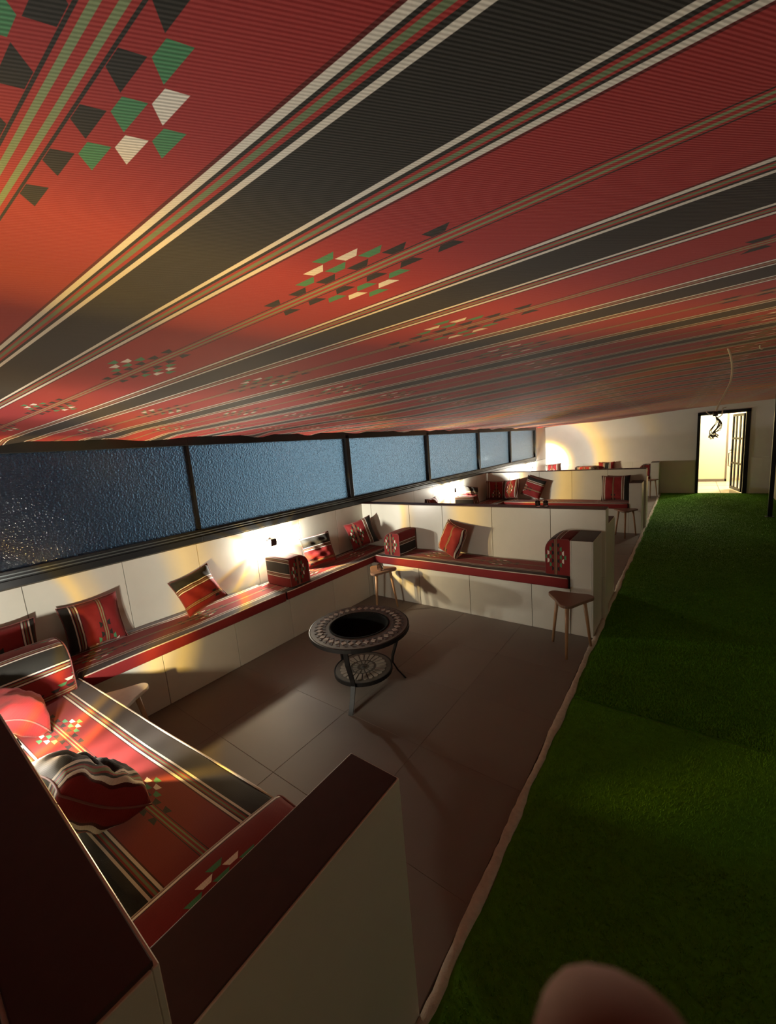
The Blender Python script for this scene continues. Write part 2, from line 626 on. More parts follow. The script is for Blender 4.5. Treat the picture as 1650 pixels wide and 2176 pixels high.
partition('wall_near', PA, [.6, 1.2, 1.8, 2.4])
partition('wall_middle', PB, [.16, .758, 1.217, 1.813, 2.411])
partition('wall_rear', PC, [.5, 1.1, 1.7, 2.3])


def arm(name, y0, y1, h=.85, x0=2.68, x1=XC):
    p = struct(MB().box(x0 + TH, x1 - TH, y0 + TH, y1 - TH, -.012, h - .02).build(name, GROUT))
    slab(p, 'tile', TILE, x1 - TH, x1, y0, y1, 0, h - .002)
    slab(p, 'tile', TILE, x0, x0 + TH, y0, y1, 0, h - .002)
    for a, b in ((y0, y0 + TH), (y1 - TH, y1)):
        slab(p, 'tile', TILE, x0 + .0105, x1 - .0105, a, b, 0, h - .002)
    MB().box(x0 + .005, x1 - .005, y0 + .005, y1 - .005, h - .02, h + .002).build('cap_stone', CAP, p, bevel=.002)
    return p


arm('wall_arm_near', PA[1], .755)
arm('wall_arm_middle_front', 3.545, PB[0])
arm('wall_arm_middle_back', PB[1], 4.72)
arm('wall_arm_rear_front', 7.68, PC[0])
arm('wall_arm_rear_back', PC[1], 8.86)
arm('wall_arm_far', 12.10, YE - TH)

# rough cement edge between the booths and the turf
cvv, cff = [], []
N = 420
for j in range(N + 1):
    y = YB + (YE - YB) * j / N
    a = XC - .006 + .004 * math.sin(y * 9.1) * math.sin(y * 2.3) + random.uniform(-.003, .003)
    b = XC + .040 + .005 * math.sin(y * 5.3 + 1) + .004 * math.sin(y * 17) + random.uniform(-.003, .003)
    z = .019 + random.uniform(-.003, .003)
    cvv += [(a, y, -.01), (a + .006, y, z), ((a + b) / 2, y, z + .004), (b - .004, y, z), (b, y, -.01)]
for j in range(N):
    for i in range(4):
        q = j * 5 + i
        cff.append((q, q + 1, q + 6, q + 5))
struct(MB().add(cvv, cff).build('trim_1', CURB, smooth=True))


# ================================================================== turf
def turf(label, y0, y1, nblade, seed):
    L = y1 - y0
    o = tag(empty('turf_carpet', (3.9, y0, 0)), label, 'carpet')
    vs, fs = [], []
    m_ = max(4, int(L * 12))
    for j in range(m_ + 1):
        y = L * j / m_
        yw = y + y0
        e = XC + .034 + .006 * math.sin(yw * 5.3 + 1) + .005 * math.sin(yw * 17) - 3.9
        vs += [(e, y, -.011), (e + .003, y, .014), (XR - 3.9 - .002, y, .014)]
    for j in range(m_):
        q = 3 * j
        fs += [(q, q + 1, q + 4, q + 3), (q + 1, q + 2, q + 5, q + 4)]
    MB().add(vs, fs).build('turf_backing', GRASS, o)
    r = np.random.default_rng(seed)
    x = r.uniform(XC + .055, XR - .02, nblade) - 3.9
    y = (r.random(nblade) ** 1.6 if y0 > 2 else r.random(nblade)) * (L - .02) + .01
    a = r.uniform(0, 2 * PI, nblade)
    h = r.uniform(.008, .016, nblade)
    lean = r.uniform(.2, 1.0, nblade) * h
    wd = r.uniform(.0010, .0018, nblade) * (1 if y0 < 2 else 1.8)
    b = np.stack([x, y, np.full(nblade, .013)], 1)
    ca, sa = np.cos(a), np.sin(a)
    side = np.stack([-sa * wd, ca * wd, np.zeros(nblade)], 1)
    tip = np.stack([ca * lean, sa * lean, h], 1)
    V = np.stack([b - side, b + side, b + tip], 1).reshape(-1, 3)
    me = bpy.data.meshes.new('grass_pile')
    me.vertices.add(nblade * 3)
    me.vertices.foreach_set('co', V.astype(np.float32).ravel())
    me.loops.add(nblade * 3)
    me.loops.foreach_set('vertex_index', np.arange(nblade * 3, dtype=np.int32))
    me.polygons.add(nblade)
    me.polygons.foreach_set('loop_start', np.arange(0, nblade * 3, 3, dtype=np.int32))
    me.update(calc_edges=True)
    me.validate()
    me.materials.append(BLADE)
    g = link('grass_pile', me, o)
    g['kind'] = 'stuff'
    return o


turf('near green artificial turf strip beside the low wall end', YB, 2.60, 170000, 3)
turf('long green artificial turf strip running up to the open doorway', 2.603, YE - .01, 190000, 4)


# ================================================================== benches and seat cushions
def soft_block(lx, ly, lz, r, nx=10, ny=6, nz=3, sag=.0, wmap=None, seed=0, wob=.003):
    """rounded cushion block, base centre at origin x in [0,lx], y in [0,ly], z in [0,lz]; uv from wmap(x, y, z, axis)"""
    rr = random.Random(seed)
    def ax(l, n_):
        a = [0, r * .35, r]
        a += [r + (l - 2 * r) * i / n_ for i in range(1, n_)]
        return a + [l - r, l - r * .35, l]
    X, Y, Z = ax(lx, nx), ax(ly, ny), ax(lz, nz)
    mb = MB()
    def warp(p):
        q = Vector((min(max(p[0], r), lx - r), min(max(p[1], r), ly - r), min(max(p[2], r), lz - r)))
        d = Vector(p) - q
        if d.length > 1e-9:
            m_ = max(abs(d.x), abs(d.y), abs(d.z))
            d = d.normalized() * m_
        o = q + d
        if o.z > lz * .5:
            fx, fy = o.x / lx, o.y / ly
            o.z += wob * (math.sin(o.x * 5.1 + seed) + math.sin(o.x * 11.3 + 2 * seed) * .5 + math.sin(o.y * 9 + seed)) - sag * math.sin(PI * fx) * math.sin(PI * fy)
        return o
    def grid(A, B, fn, flip, axis):
        vs = [fn(a, b) for b in B for a in A]
        na = len(A)
        fs, us = [], []
        for j in range(len(B) - 1):
            for i in range(na - 1):
                q = [j * na + i, j * na + i + 1, (j + 1) * na + i + 1, (j + 1) * na + i]
                if flip:
                    q = q[::-1]
                fs.append(tuple(q))
                us.append([wmap(vs[t][0], vs[t][1], vs[t][2], axis) for t in q])
        mb.add([warp(p) for p in vs], fs, us)
    grid(X, Y, lambda a, b: (a, b, lz), False, 'z')
    grid(X, Y, lambda a, b: (a, b, 0), True, 'z')
    grid(X, Z, lambda a, b: (a, 0, b), False, 'y')
    grid(X, Z, lambda a, b: (a, ly, b), True, 'y')
    grid(Y, Z, lambda a, b: (0, a, b), True, 'x')
    grid(Y, Z, lambda a, b: (lx, a, b), False, 'x')
    return mb


def weld(o, dist=.0004):
    bm = bmesh.new()
    bm.from_mesh(o.data)
    bmesh.ops.remove_doubles(bm, verts=bm.verts, dist=dist)
    bm.to_mesh(o.data)
    bm.free()
    o.data.shade_smooth()
    return o


def seat_cushion(label, group, loc, rz, length, depth, u0=0.0, seed=0, h=.092):
    """long seat pad; local x along the bench, local y from the wall (0) to the front (depth)"""
    o = tag(empty('seat_cushion', loc, (0, 0, rz)), label, 'cushion', group)
    def wm(x, y, z, axis):
        w = y - depth + .262
        if axis == 'y':
            w = (.262 + (h - z)) if y > depth * .5 else (.262 - depth - (h - z))
            if y > depth * .5:
                w = .0935 + (h - z) * .29
        return (x + u0, w)
    weld(soft_block(length, depth, h, .018, 14, 7, 2, .006, wm, seed).build('pad', UPH, o))
    # piping along the front upper edge
    pts = [(length * i / 20, depth - .004, h - .006 + .003 * (math.sin(length * i / 20 * 5.1 + seed))) for i in range(21)]
    pts[0] = (.012, depth - .006, h - .006)
    pts[-1] = (length - .012, depth - .006, h - .006)
    MB().tube(pts, .0045, 6).build('piping', PIPE, o, smooth=True)
    return o


def bench(label, loc, rz, length, depth, joints):
    """tiled masonry bench; local y from wall to front"""
    o = tag(empty('masonry_bench', loc, (0, 0, rz)), label, 'bench', None)
    MB().box(0, length, 0, depth - TH, 0.0, SEAT - .004).build('bench_core', GROUT, o)
    for xa, xb in runs(0, length, joints):
        slab(o, 'tile', TILE, xa + G, xb - G, depth - TH, depth, 0.0, SEAT)
    return o


# window benches run along +y (rz = -90 deg turns local x to -y; place from the far end)
WB = 'cushions along the window benches'
def window_bench(y0, y1, lab):
    bench('white tiled masonry bench under the window in the %s booth' % lab, (0, y1, 0), R(-90), y1 - y0, .44,
          [y1 - (.527 + .5885 * i) for i in range(-2, 24)][::-1])


window_bench(PA[1], PB[0], 'nearest')
window_bench(PB[1], PC[0], 'middle')
window_bench(PC[1], YE - TH, 'farthest')
seat_cushion('striped red seat pad under the window on the near half of the nearest booth', WB, (.012, 2.215, SEAT), R(-90), 1.59, .498, .1, 1)
seat_cushion('striped red seat pad under the window at the far corner of the nearest booth', WB, (.012, 3.945, SEAT), R(-90), 1.72, .488, .35, 2, .086)
seat_cushion('striped red seat pad under the window on the near half of the middle booth', WB, (.012, 6.10, SEAT), R(-90), 1.45, .495, .0, 3)
seat_cushion('striped red seat pad under the window beyond the lamp of the middle booth', WB, (.012, 8.085, SEAT), R(-90), 1.975, .495, .2, 4)
seat_cushion('striped red seat pad under the last panes of the window', WB, (.012, 12.51, SEAT), R(-90), 3.72, .495, .1, 5)

# cross benches: rz = 180 with the wall on +y side, rz = 0 with the wall on -y side
bench('white tiled masonry bench against the thick near wall', (.446, PA[1], 0), 0, 2.23, .46, [.6, 1.2, 1.8])
bench('white tiled masonry bench facing the mosaic table across the floor', (2.679, PB[0], 0), R(180), 2.233, .42, [2.679 - 2.348, 2.679 - 1.726, 2.679 - 1.12])
bench('white tiled masonry bench on the back of the middle partition', (.446, PB[1], 0), 0, 2.23, .48, [.6, 1.2, 1.8])
bench('white tiled masonry bench at the far side of the middle booth', (2.679, PC[0], 0), R(180), 2.233, .42, [.4, 1.0, 1.6])
bench('white tiled masonry bench on the back of the rear partition', (.446, PC[1], 0), 0, 2.23, .48, [.6, 1.2, 1.8])
bench('white tiled masonry bench against the far white wall', (2.679, YE - TH, 0), R(180), 2.233, .43, [.4, 1.0, 1.6])
CB = 'cushions on the cross benches'
seat_cushion('broad striped seat pad lit red beside the thick near wall', CB, (.52, .145, SEAT), R(3.6), 1.80, .47, -.53, 6, .092)
seat_cushion('dark red seat pad on the bench facing the mosaic table', CB, (2.67, 3.95, SEAT), R(180), 2.15, .425, .05, 7, .10)
seat_cushion('seat pad hidden behind the middle partition', CB, (.52, 4.125, SEAT), 0, 2.12, .49, .1, 8)
seat_cushion('dark red seat pad along the far side of the middle booth', CB, (2.67, 8.09, SEAT), R(180), 2.15, .43, .3, 9)
seat_cushion('seat pad behind the rear partition', CB, (.52, 8.265, SEAT), 0, 2.12, .49, .1, 10)
seat_cushion('dark red seat pad against the far white wall', CB, (2.67, 12.51, SEAT), R(180), 2.15, .43, .3, 11)
ST = SEAT + .092


# ------------------------------------------------------------------ armrest bolsters
def bolster(label, group, loc, rz, L=.36, W=.21, H=.28, flip=False, w0=.0, u0=.0, rad=.11, tilt=0.0):
    """arm bolster: local x = its long axis (0..L, the far end leans on the wall at 0), local y = width, one upper long edge rounded"""
    o = tag(empty('arm_bolster', loc, (tilt, 0, rz)), label, 'bolster', group)
    prof = []
    def arc(cx, cy, r_, a0, a1, n_):
        for i in range(n_ + 1):
            a = R(a0 + (a1 - a0) * i / n_)
            prof.append((cx + r_ * math.cos(a), cy + r_ * math.sin(a)))
    arc(-W / 2 + .012, .012, .012, 270, 180, 3)
    arc(-W / 2 + .022, H - .022, .022, 180, 90, 4)
    arc(W / 2 - rad, H - rad, rad, 90, 0, 9)
    arc(W / 2 - .012, .012, .012, 0, -90, 3)
    if flip:
        prof = [(-a, b) for a, b in prof][::-1]
    per = [0]
    for i in range(1, len(prof)):
        per.append(per[-1] + math.dist(prof[i], prof[i - 1]))
    per.append(per[-1] + math.dist(prof[0], prof[-1]))
    n_ = len(prof)
    xsn = [0, .006, .02] + [.02 + (L - .04) * i / 6 for i in range(1, 6)] + [L - .02, L - .006, L]
    ins = [.014, .004, 0] + [0] * 5 + [0, .004, .014]
    cy, cz = 0, H / 2
    vs = []
    for x, q in zip(xsn, ins):
        for a, b in prof:
            d = Vector((a - cy, b - cz))
            d -= d.normalized() * q
            bul = .006 * math.sin(PI * x / L)
            d += d.normalized() * bul
            vs.append((x, cy + d.x, max(0, cz + d.y)))
    fs, us = [], []
    for j in range(len(xsn) - 1):
        for i in range(n_):
            k = (i + 1) % n_
            f = (j * n_ + i, (j + 1) * n_ + i, (j + 1) * n_ + k, j * n_ + k)
            fs.append(f)
            us.append([(xsn[j] + u0, per[i] + w0), (xsn[j + 1] + u0, per[i] + w0), (xsn[j + 1] + u0, per[i + 1] + w0), (xsn[j] + u0, per[i + 1] + w0)])
    mb = MB().add(vs, fs, us)
    ob = mb.build('cover', UPH, o)
    # end panels: stripes run upright
    for x, rev in ((0, False), (L, True)):
        cnt = [(x, a * .93, max(.0, cz + (b - cz) * .94)) for a, b in prof]
        f = tuple(range(n_))[::-1] if rev else tuple(range(n_))
        if flip:
            f = f[::-1]
        uvp = [(cnt[i][2] - H * .5 + .0, cnt[i][1] + .015) for i in f]
        MB().add(cnt, [f], [uvp]).build('end_panel', UPH, o)
        MB().tube([(x + (-.002 if rev else .002), a * .955, max(.004, cz + (b - cz) * .96)) for a, b in prof] + [(x + (-.002 if rev else .002), prof[0][0] * .955, max(.004, cz + (prof[0][1] - cz) * .96))], .0035, 5, cap=False).build('piping', plain('maroon_piping', (.16, .05, .045), .8) if 'maroon_piping' not in bpy.data.materials else bpy.data.materials['maroon_piping'], o, smooth=True)
    weld(ob)
    smooth_angle(ob, 50)
    return o


AB = 'arm bolsters on the benches'
# local x runs out from the wall
bolster('striped arm bolster glowing under the wall lamp of the nearest booth', AB, (.10, 2.44, ST - .006), 0, .36, .25, .285, False, .46, .1)
bolster('dark striped arm bolster at the window end of the bench facing the mosaic table', AB, (.735, 3.93, ST + .0), R(-90), .34, .23, .27, True, .45, .1)
bolster('dark striped arm bolster against the low wall beside the wooden tripod stool', AB, (2.565, 3.93, ST + .0), R(-90), .34, .215, .345, True, .30, .2)
bolster('puffy striped arm bolster with a dark band beside the corner stool top', AB, (.55, .20, ST - .004), R(92), .36, .24, .285, True, -.035, .4)
bolster('red arm bolster with white and green motifs wedged beside the near low wall', AB, (2.535, .16, ST - .09), R(88), .46, .20, .30, False, -.33, -.22, .05)
bolster('dark arm bolster right under the bright wall lamp of the middle booth', AB, (.10, 6.53, ST - .006), 0, .36, .22, .285, False, .46, .1)
bolster('small dark bolster showing over the rear partition', AB, (1.15, 12.50, ST), R(-90), .36, .52, .29, False, .3, .1)
bolster('dark bolster by the end of the far wall bench', AB, (2.55, 12.50, ST), R(-90), .36, .22, .29, True, .3, .1)


# ------------------------------------------------------------------ pillows
def pillow(label, group, cen, rot, s=.40, T=.075, w0=.0, u0=.0, vert=True, seed=1, crush=0.0, wall=None, us_=1.0, folds=0.0):
    """square scatter pillow in its own xz plane, y is its normal"""
    o = tag(empty('scatter_pillow', cen, rot), label, 'pillow', group)
    N_ = 28 if folds else 18
    rr = random.Random(seed)
    ph = [rr.uniform(0, 6.28) for _ in range(6)]
    vs, fs, us = [], [], []
    def pt(u, v, sgn):
        ed = 1 - .075 * (1 - v * v) if True else 1
        x = s / 2 * u * (1 - .085 * (1 - v * v) * abs(u) ** 1.5)
        z = s / 2 * v * (1 - .085 * (1 - u * u) * abs(v) ** 1.5)
        t = T * max(0.0, (1 - u ** 4) * (1 - v ** 4)) ** .55
        cr = (.004 + crush) * (math.sin(u * 9 + v * 5 + ph[0]) + math.sin(v * 13 - u * 4 + ph[1]) * .7) * (1 - u ** 6) * (1 - v ** 6)
        cr += folds * math.sin(v * 17 + u * 2.5 + .8 * math.sin(u * 5)) * math.exp(-((u + .15) / .42) ** 2) * (1 - v ** 6)
        bend = .02 * math.sin(u * 1.7 + ph[2]) * (v * v) + .012 * math.sin(ph[3] + v * 2.0)
        return (x, sgn * (t + (cr if t > 0 else 0)) + bend, z)
    for sgn in (-1, 1):
        b = len(vs)
        for j in range(N_ + 1):
            for i in range(N_ + 1):
                vs.append(pt(-1 + 2 * i / N_, -1 + 2 * j / N_, sgn))
        for j in range(N_):
            for i in range(N_):
                q = [b + j * (N_ + 1) + i, b + j * (N_ + 1) + i + 1, b + (j + 1) * (N_ + 1) + i + 1, b + (j + 1) * (N_ + 1) + i]
                if sgn > 0:
                    q = q[::-1]
                fs.append(tuple(q))
                us.append([((vs[t][2] * us_ + u0, vs[t][0] * us_ + w0) if vert else (vs[t][0] * us_ + u0, vs[t][2] * us_ + w0)) for t in q])
    ob = MB().add(vs, fs, us).build('cover', UPH, o)
    weld(ob)
    edge = []
    for u, v in [(-1 + 2 * i / 12, -1) for i in range(12)] + [(1, -1 + 2 * i / 12) for i in range(12)] + [(1 - 2 * i / 12, 1) for i in range(12)] + [(-1, 1 - 2 * i / 12) for i in range(13)]:
        edge.append(pt(u, v, 1))
    MB().tube(edge, .004, 5, cap=False).build('piping', bpy.data.materials['maroon_piping'], o, smooth=True)
    # rest it on the seat and against its wall
    M = Euler(rot).to_matrix()
    ps = [M @ v.co for v in ob.data.vertices]
    lz = ST - .004 - min(p.z for p in ps)
    lc = [cen[0], cen[1], lz]
    if wall:
        i = 'xy'.index(wall[0])
        lc[i] = wall[1] + .008 - min(p[i] for p in ps) if wall[2] > 0 else wall[1] - .008 - max(p[i] for p in ps)
    o.location = lc
    return o


SP = 'scatter pillows on the benches'
def E(rx, ry, rz):
    return (R(rx), R(ry), R(rz))


# euler: z turns the face (90 -> normal along -x ... ), y rolls it in its plane, x leans it back
WX, WN, WM, WR, WF = ('x', .0, 1), ('y', PA[1], 1), ('y', PB[0], -1), ('y', PC[0], -1), ('y', YE - TH, -1)
pillow('red pillow with a dark side band leaning on the wall under the window', SP, (.135, .84, .685), E(-12, -2, 86), .35, .07, -.05, .2, True, 3, 0, WX)
pillow('crumpled pillow with a black top band slumped near the lamp on the window bench', SP, (.20, 1.59, .655), E(-30, -13, 84), .34, .07, .10, .5, False, 4, .003, WX)
pillow('pillow with a creased bright side leaning just beyond the lamp', SP, (.19, 2.98, .69), E(-16, -6, 62), .35, .075, .115, .3, False, 5, .004, WX)
pillow('upright striped pillow tucked into the window corner of the nearest booth', SP, (.20, 3.72, .70), E(-12, -14, 56), .35, .075, .07, .0, True, 6, 0, WX)
pillow('pillow standing on its corner on the bench facing the mosaic table', SP, (1.40, 3.77, .69), E(-14, 12, -24), .35, .07, -.02, .3, True, 7, 0, WM)
pillow('rosy pillow upright in the corner next to the puffy bolster', SP, (.16, .36, .68), E(-8, 0, 80), .35, .075, .02, .15, True, 8, 0, WX)
pillow('crumpled black banded pillow catching harsh light below the thick near wall', SP, (1.80, .27, .65), E(47, -3, 6), .33, .09, -.197, .385, True, 9, .003, WN, .55, .014)
pillow('red round pillow at the edge beside the near wall', SP, (.90, .27, .645), E(50, 4, 2), .26, .08, .065, .385, True, 10, 0, WN, .4)
pillow('small red pillow peeking over the middle partition under the glass', SP, (.15, 5.62, .715), E(-10, 0, 88), .38, .07, .0, .2, True, 11, 0, WX)
pillow('pillow with bright creases just beyond the middle lamp', SP, (.19, 6.98, .70), E(-14, 14, 66), .38, .075, .10, .3, False, 12, .003, WX)
pillow('shadowed pillow in the far window corner of the middle booth', SP, (.25, 7.88, .70), E(-10, 4, 30), .38, .07, .0, .1, True, 13, 0, WR)
pillow('brightly lit striped pillow leaning on the rear partition', SP, (.60, 7.86, .70), E(-14, -8, -26), .40, .075, -.02, .0, True, 14, 0, WR)
pillow('tilted red pillow overlapping the brightly lit one', SP, (1.02, 7.93, .71), E(-14, 18, -8), .40, .07, .05, .2, False, 15, 0, WR)
pillow('large dark brown pillow at the low wall end of the middle booth', SP, (2.44, 7.92, .75), E(-12, 0, 0), .45, .075, .03, .3, True, 16, 0, WR)
pillow('small red striped pillow lit by the last lamp at the far wall', SP, (.22, 12.32, .72), E(-14, -6, -12), .38, .075, -.02, .05, True, 17, 0, WF)
pillow('dark square pillow seen end on over the rear partition', SP, (1.64, 12.38, .69), E(-14, 0, 0), .40, .075, .2, .3, True, 18, 0, WF)


# ------------------------------------------------------------------ wall lamps
def sconce(label, loc, rz, watts, k=.62, inner=1.0, ann=1.0, wide=1.0, tail=.012):
    """small black cube lamp on the wall at local x = 0, lenses face local +y and -y"""
    o = tag(empty('wall_lamp', loc, (0, 0, rz)), label, 'lamp', 'wall lamps in the booths')
    MB().box(0, .016 * k, -.05, .05, -.05 * k, .05 * k).build('mounting_plate', BLACKM, o, bevel=.002)
    MB().box(.014 * k, .105 * k, -.036, .036, -.060 * k, .060 * k).build('housing', BLACKM, o, bevel=.003)
    M = Matrix.Rotation(rz, 3, 'Z')
    for s in (-1, 1):
        a = MB().lathe([(.026, .0), (.034, .005), (.034, .012), (.029, .013)], 20, cap=False)
        a.v = [(.055 * k + x * k, s * (.036 + z), y * k) for x, y, z in a.v]
        a.build('lens_ring', BLACKM, o, smooth=True)
        b = MB().lathe([(.030, .004), (.033, .014), (.030, .026), (.020, .036), (.0005, .041)], 20, cap=False)
        b.v = [(.055 * k + x * k, s * (.034 + z), y * k) for x, y, z in b.v]
        b.build('lens', LENS, o, smooth=True)
        ax = M @ Vector((0, s, 0))
        beam('lens_beam', (.055 * k, s * .088, 0), tuple(ax), watts, o, inner, ann, wide, tail)
    return o


sconce('wall lamp glaring under the window of the nearest booth', (0, 2.47, .885), 0, BEAM_W * .92, inner=.65)
sconce('wall lamp glowing gold above the middle partition', (0, 6.52, .89), 0, BEAM_W)
sconce('distant wall lamp by the last window pane', (0, 11.05, .90), 0, BEAM_W * 1.5)
sconce('wall lamp mounted on the thick near wall above the seat', (1.50, PA[1], .745), R(90), BEAM_W, .55, .36, 1.05, .22, .075)
sconce('wall lamp on the plain wall along the walkway', (XR, 2.25, .82), R(180), BEAM_W * .018, tail=.04)


# ------------------------------------------------------------------ stools
def stool(label, loc, rz, top=None, s=.19, H=.45, name='tripod_stool'):
    o = tag(empty(name, loc, (0, 0, rz)), label, 'stool', 'wooden tripod stools')
    poly = []
    for k in range(3):
        a0 = R(90 + 120 * k)
        c = Vector((math.cos(a0), math.sin(a0))) * (s - .055)
        for i in range(-3, 4):
            a = a0 + R(60) * i / 3 * .95
            poly.append(tuple(c + Vector((math.cos(a), math.sin(a))) * .055))
        a1 = a0 + R(60)
        poly.append((math.cos(a1) * (s * .5 + .022), math.sin(a1) * (s * .5 + .022)))
    MB().prism(poly, H - .024, H).build('seat', top or WOODT, o, bevel=.005)
    for k in range(3):
        a0 = R(90 + 120 * k)
        d = Vector((math.cos(a0), math.sin(a0), 0))
        p1, p2 = d * (s - .075), d * (s - .02)
        MB().tube([(p2.x, p2.y, 0), ((p1.x + p2.x) / 2, (p1.y + p2.y) / 2, H * .5), (p1.x, p1.y, H - .022)], [.010, .013, .016], 10).build('leg', WOOD, o, smooth=True)
    return o


stool('wooden tripod stool in front of the low wall end', (2.735, 3.265, 0), R(184))
stool('wooden tripod stool holding the candle jar in the window corner', (.80, 3.27, 0), R(190), s=.175)
stool('pale topped stool in the dark corner next to the near seat pad', (.785, .715, 0), R(4), PALE, s=.165, H=.408)
stool('wooden tripod stool at the low wall of the middle booth', (2.66, 7.44, 0), R(184))
stool('stool whose top shows just above the middle partition', (.71, 7.42, 0), R(20), H=.47)
stool('wooden stool at the low wall of the farthest booth', (2.70, 11.86, 0), R(184))

cj = tag(empty('candle_jar', (.825, 3.235, .451)), 'small glass candle jar with amber wax on a tripod stool', 'candle')
MB().lathe([(.030, 0), (.034, .004), (.034, .066), (.031, .066), (.030, .008), (.0005, .007)], 20, cap=False).build('jar', CLEAR, cj, smooth=True)
MB().lathe([(.0005, .009), (.029, .009), (.029, .040), (.0005, .041)], 18, cap=False).build('wax', WAX, cj, smooth=True)
MB().tube([(0, 0, .040), (.001, 0, .052)], .0012, 6).build('wick', BLKC, cj)

for q, (x, y, lab) in enumerate([(2.275, 4.025, 'clear tea glass on the middle partition cap, window side of the pair'),
                                 (2.345, 4.045, 'clear tea glass on the middle partition cap, walkway side of the pair')]):
    g = tag(empty('tea_glass', (x, y, 1.0565)), lab, 'glass', 'tea glasses')
    MB().lathe([(.020, 0), (.023, .003), (.025, .055), (.023, .055), (.020, .008), (.0005, .006)], 18, cap=False).build('tumbler', CLEAR, g, smooth=True)
    MB().lathe([(.0005, .009), (.0195, .009), (.0215, .030), (.0005, .031)], 16, cap=False).build('tea', plain('dark_tea', (.10, .03, .01), .2) if q == 0 else bpy.data.materials['dark_tea'], g, smooth=True)


# ------------------------------------------------------------------ mosaic fire table
ft = tag(empty('fire_table', (1.585, 2.01, 0)), 'round iron fire table with a mosaic rim and black bowl in the booth centre', 'table')
TZ = .50
MB().lathe([(.205, TZ - .03), (.352, TZ - .03), (.357, TZ - .024), (.357, TZ - .006), (.352, TZ), (.205, TZ), (.205, TZ - .03)], 56, cap=False).build('table_rim', SLATE, ft)
smooth_angle(ft.children[0], 40)
MB().lathe([(.358, TZ - .034), (.364, TZ - .032), (.364, TZ - .004), (.358, TZ - .002), (.358, TZ - .034)], 56, cap=False).build('edge_band', IRON, ft)
smooth_angle(ft.children[1], 40)
MB().lathe([(.222, TZ + .003), (.216, TZ + .006), (.206, TZ + .004), (.20, TZ - .02), (.17, TZ - .09), (.10, TZ - .125), (.0005, TZ - .13)], 48, cap=False).build('fire_bowl', BOWL, ft, smooth=True)
dia = MB().prism([(-.023, 0), (0, -.019), (.023, 0), (0, .019)], 0, .004).mesh('mosaic_diamond', MOSL)
tri = MB().prism([(-.012, -.010), (.012, -.010), (0, .012)], 0, .003).mesh('mosaic_chip', MOSD)
ND = 36
for k in range(ND):
    a = 2 * PI * k / ND
    d = link('mosaic_diamond', dia, ft, (.288 * math.cos(a), .288 * math.sin(a), TZ))
    d.rotation_euler = (0, 0, a)
    for rr_, fl_ in ((.316, 0), (.259, PI)):
        b = a + PI / ND
        d = link('mosaic_chip', tri, ft, (rr_ * math.cos(b), rr_ * math.sin(b), TZ))
        d.rotation_euler = (0, 0, b + PI / 2 + fl_)
SZ = .165
MB().lathe([(.0005, SZ - .02), (.205, SZ - .02), (.212, SZ - .014), (.212, SZ - .004), (.207, SZ), (.0005, SZ)], 48, cap=False).build('shelf_disc', SLATE, ft)
smooth_angle(ft.children[-1], 40)
MB().lathe([(.210, SZ - .025), (.217, SZ - .025), (.217, SZ + .003), (.210, SZ + .003), (.210, SZ - .025)], 48, cap=False).build('shelf_band', IRON, ft)
smooth_angle(ft.children[-1], 40)
pet = MB().prism([(.098, -.008), (.165, -.0165), (.174, 0), (.165, .0165), (.098, .008)], 0, .004).mesh('mosaic_petal', MOSL)
chip = MB().prism([(.045, -.007), (.078, -.011), (.078, .011), (.045, .007)], 0, .003).mesh('mosaic_wedge', plain('grey_mosaic', (.20, .17, .14), .5))
for k in range(24):
    d = link('mosaic_petal', pet, ft, (0, 0, SZ))
    d.rotation_euler = (0, 0, 2 * PI * k / 24)
for k in range(14):
    d = link('mosaic_wedge', chip, ft, (0, 0, SZ))
    d.rotation_euler = (0, 0, 2 * PI * k / 14)
MB().lathe([(.022, SZ), (.020, SZ + .005), (.0005, SZ + .006)], 16, cap=False).build('mosaic_hub', MOSD, ft, smooth=True)
for a in (-68, 54, 175):
    M = Matrix.Rotation(R(a), 4, 'Z')
    m_ = MB()
    path = [(.305, TZ - .03), (.285, .34), (.232, .20), (.226, .155), (.262, .08), (.318, .0)]
    for (r1, z1), (r2, z2) in zip(path[:-1], path[1:]):
        vs = [M @ Vector(p) for p in ((r1 - .006, -.016, z1), (r1 + .006, -.016, z1), (r1 + .006, .016, z1), (r1 - .006, .016, z1),
                                      (r2 - .006, -.016, z2), (r2 + .006, -.016, z2), (r2 + .006, .016, z2), (r2 - .006, .016, z2))]
        m_.add(vs, [(0, 1, 2, 3), (7, 6, 5, 4), (1, 0, 4, 5), (2, 1, 5, 6), (3, 2, 6, 7), (0, 3, 7, 4)])
    m_.build('leg', IRON, ft)

# ------------------------------------------------------------------ hanging cable with its bundle of wires
hc = tag(empty('hanging_cable', (3.61, 2.70, ceil_z(3.61, 2.7))), 'pale electric cable hanging from the cloth ceiling with a loose bundle of wires', 'cable')
def spl(pts, n_=8):
    out = []
    P = [Vector(p) for p in pts]
    P = [P[0] * 2 - P[1]] + P + [P[-1] * 2 - P[-2]]
    for i in range(1, len(P) - 2):
        for j in range(n_):
            t = j / n_
            out.append(.5 * ((2 * P[i]) + (-P[i - 1] + P[i + 1]) * t + (2 * P[i - 1] - 5 * P[i] + 4 * P[i + 1] - P[i + 2]) * t * t + (-P[i - 1] + 3 * P[i] - 3 * P[i + 1] + P[i + 2]) * t ** 3))
    return out + [P[-2]]


RX = Vector((.8, .6, 0))      # sideways
def sw(s, z):
    return tuple(RX * s + Vector((0, 0, z)))


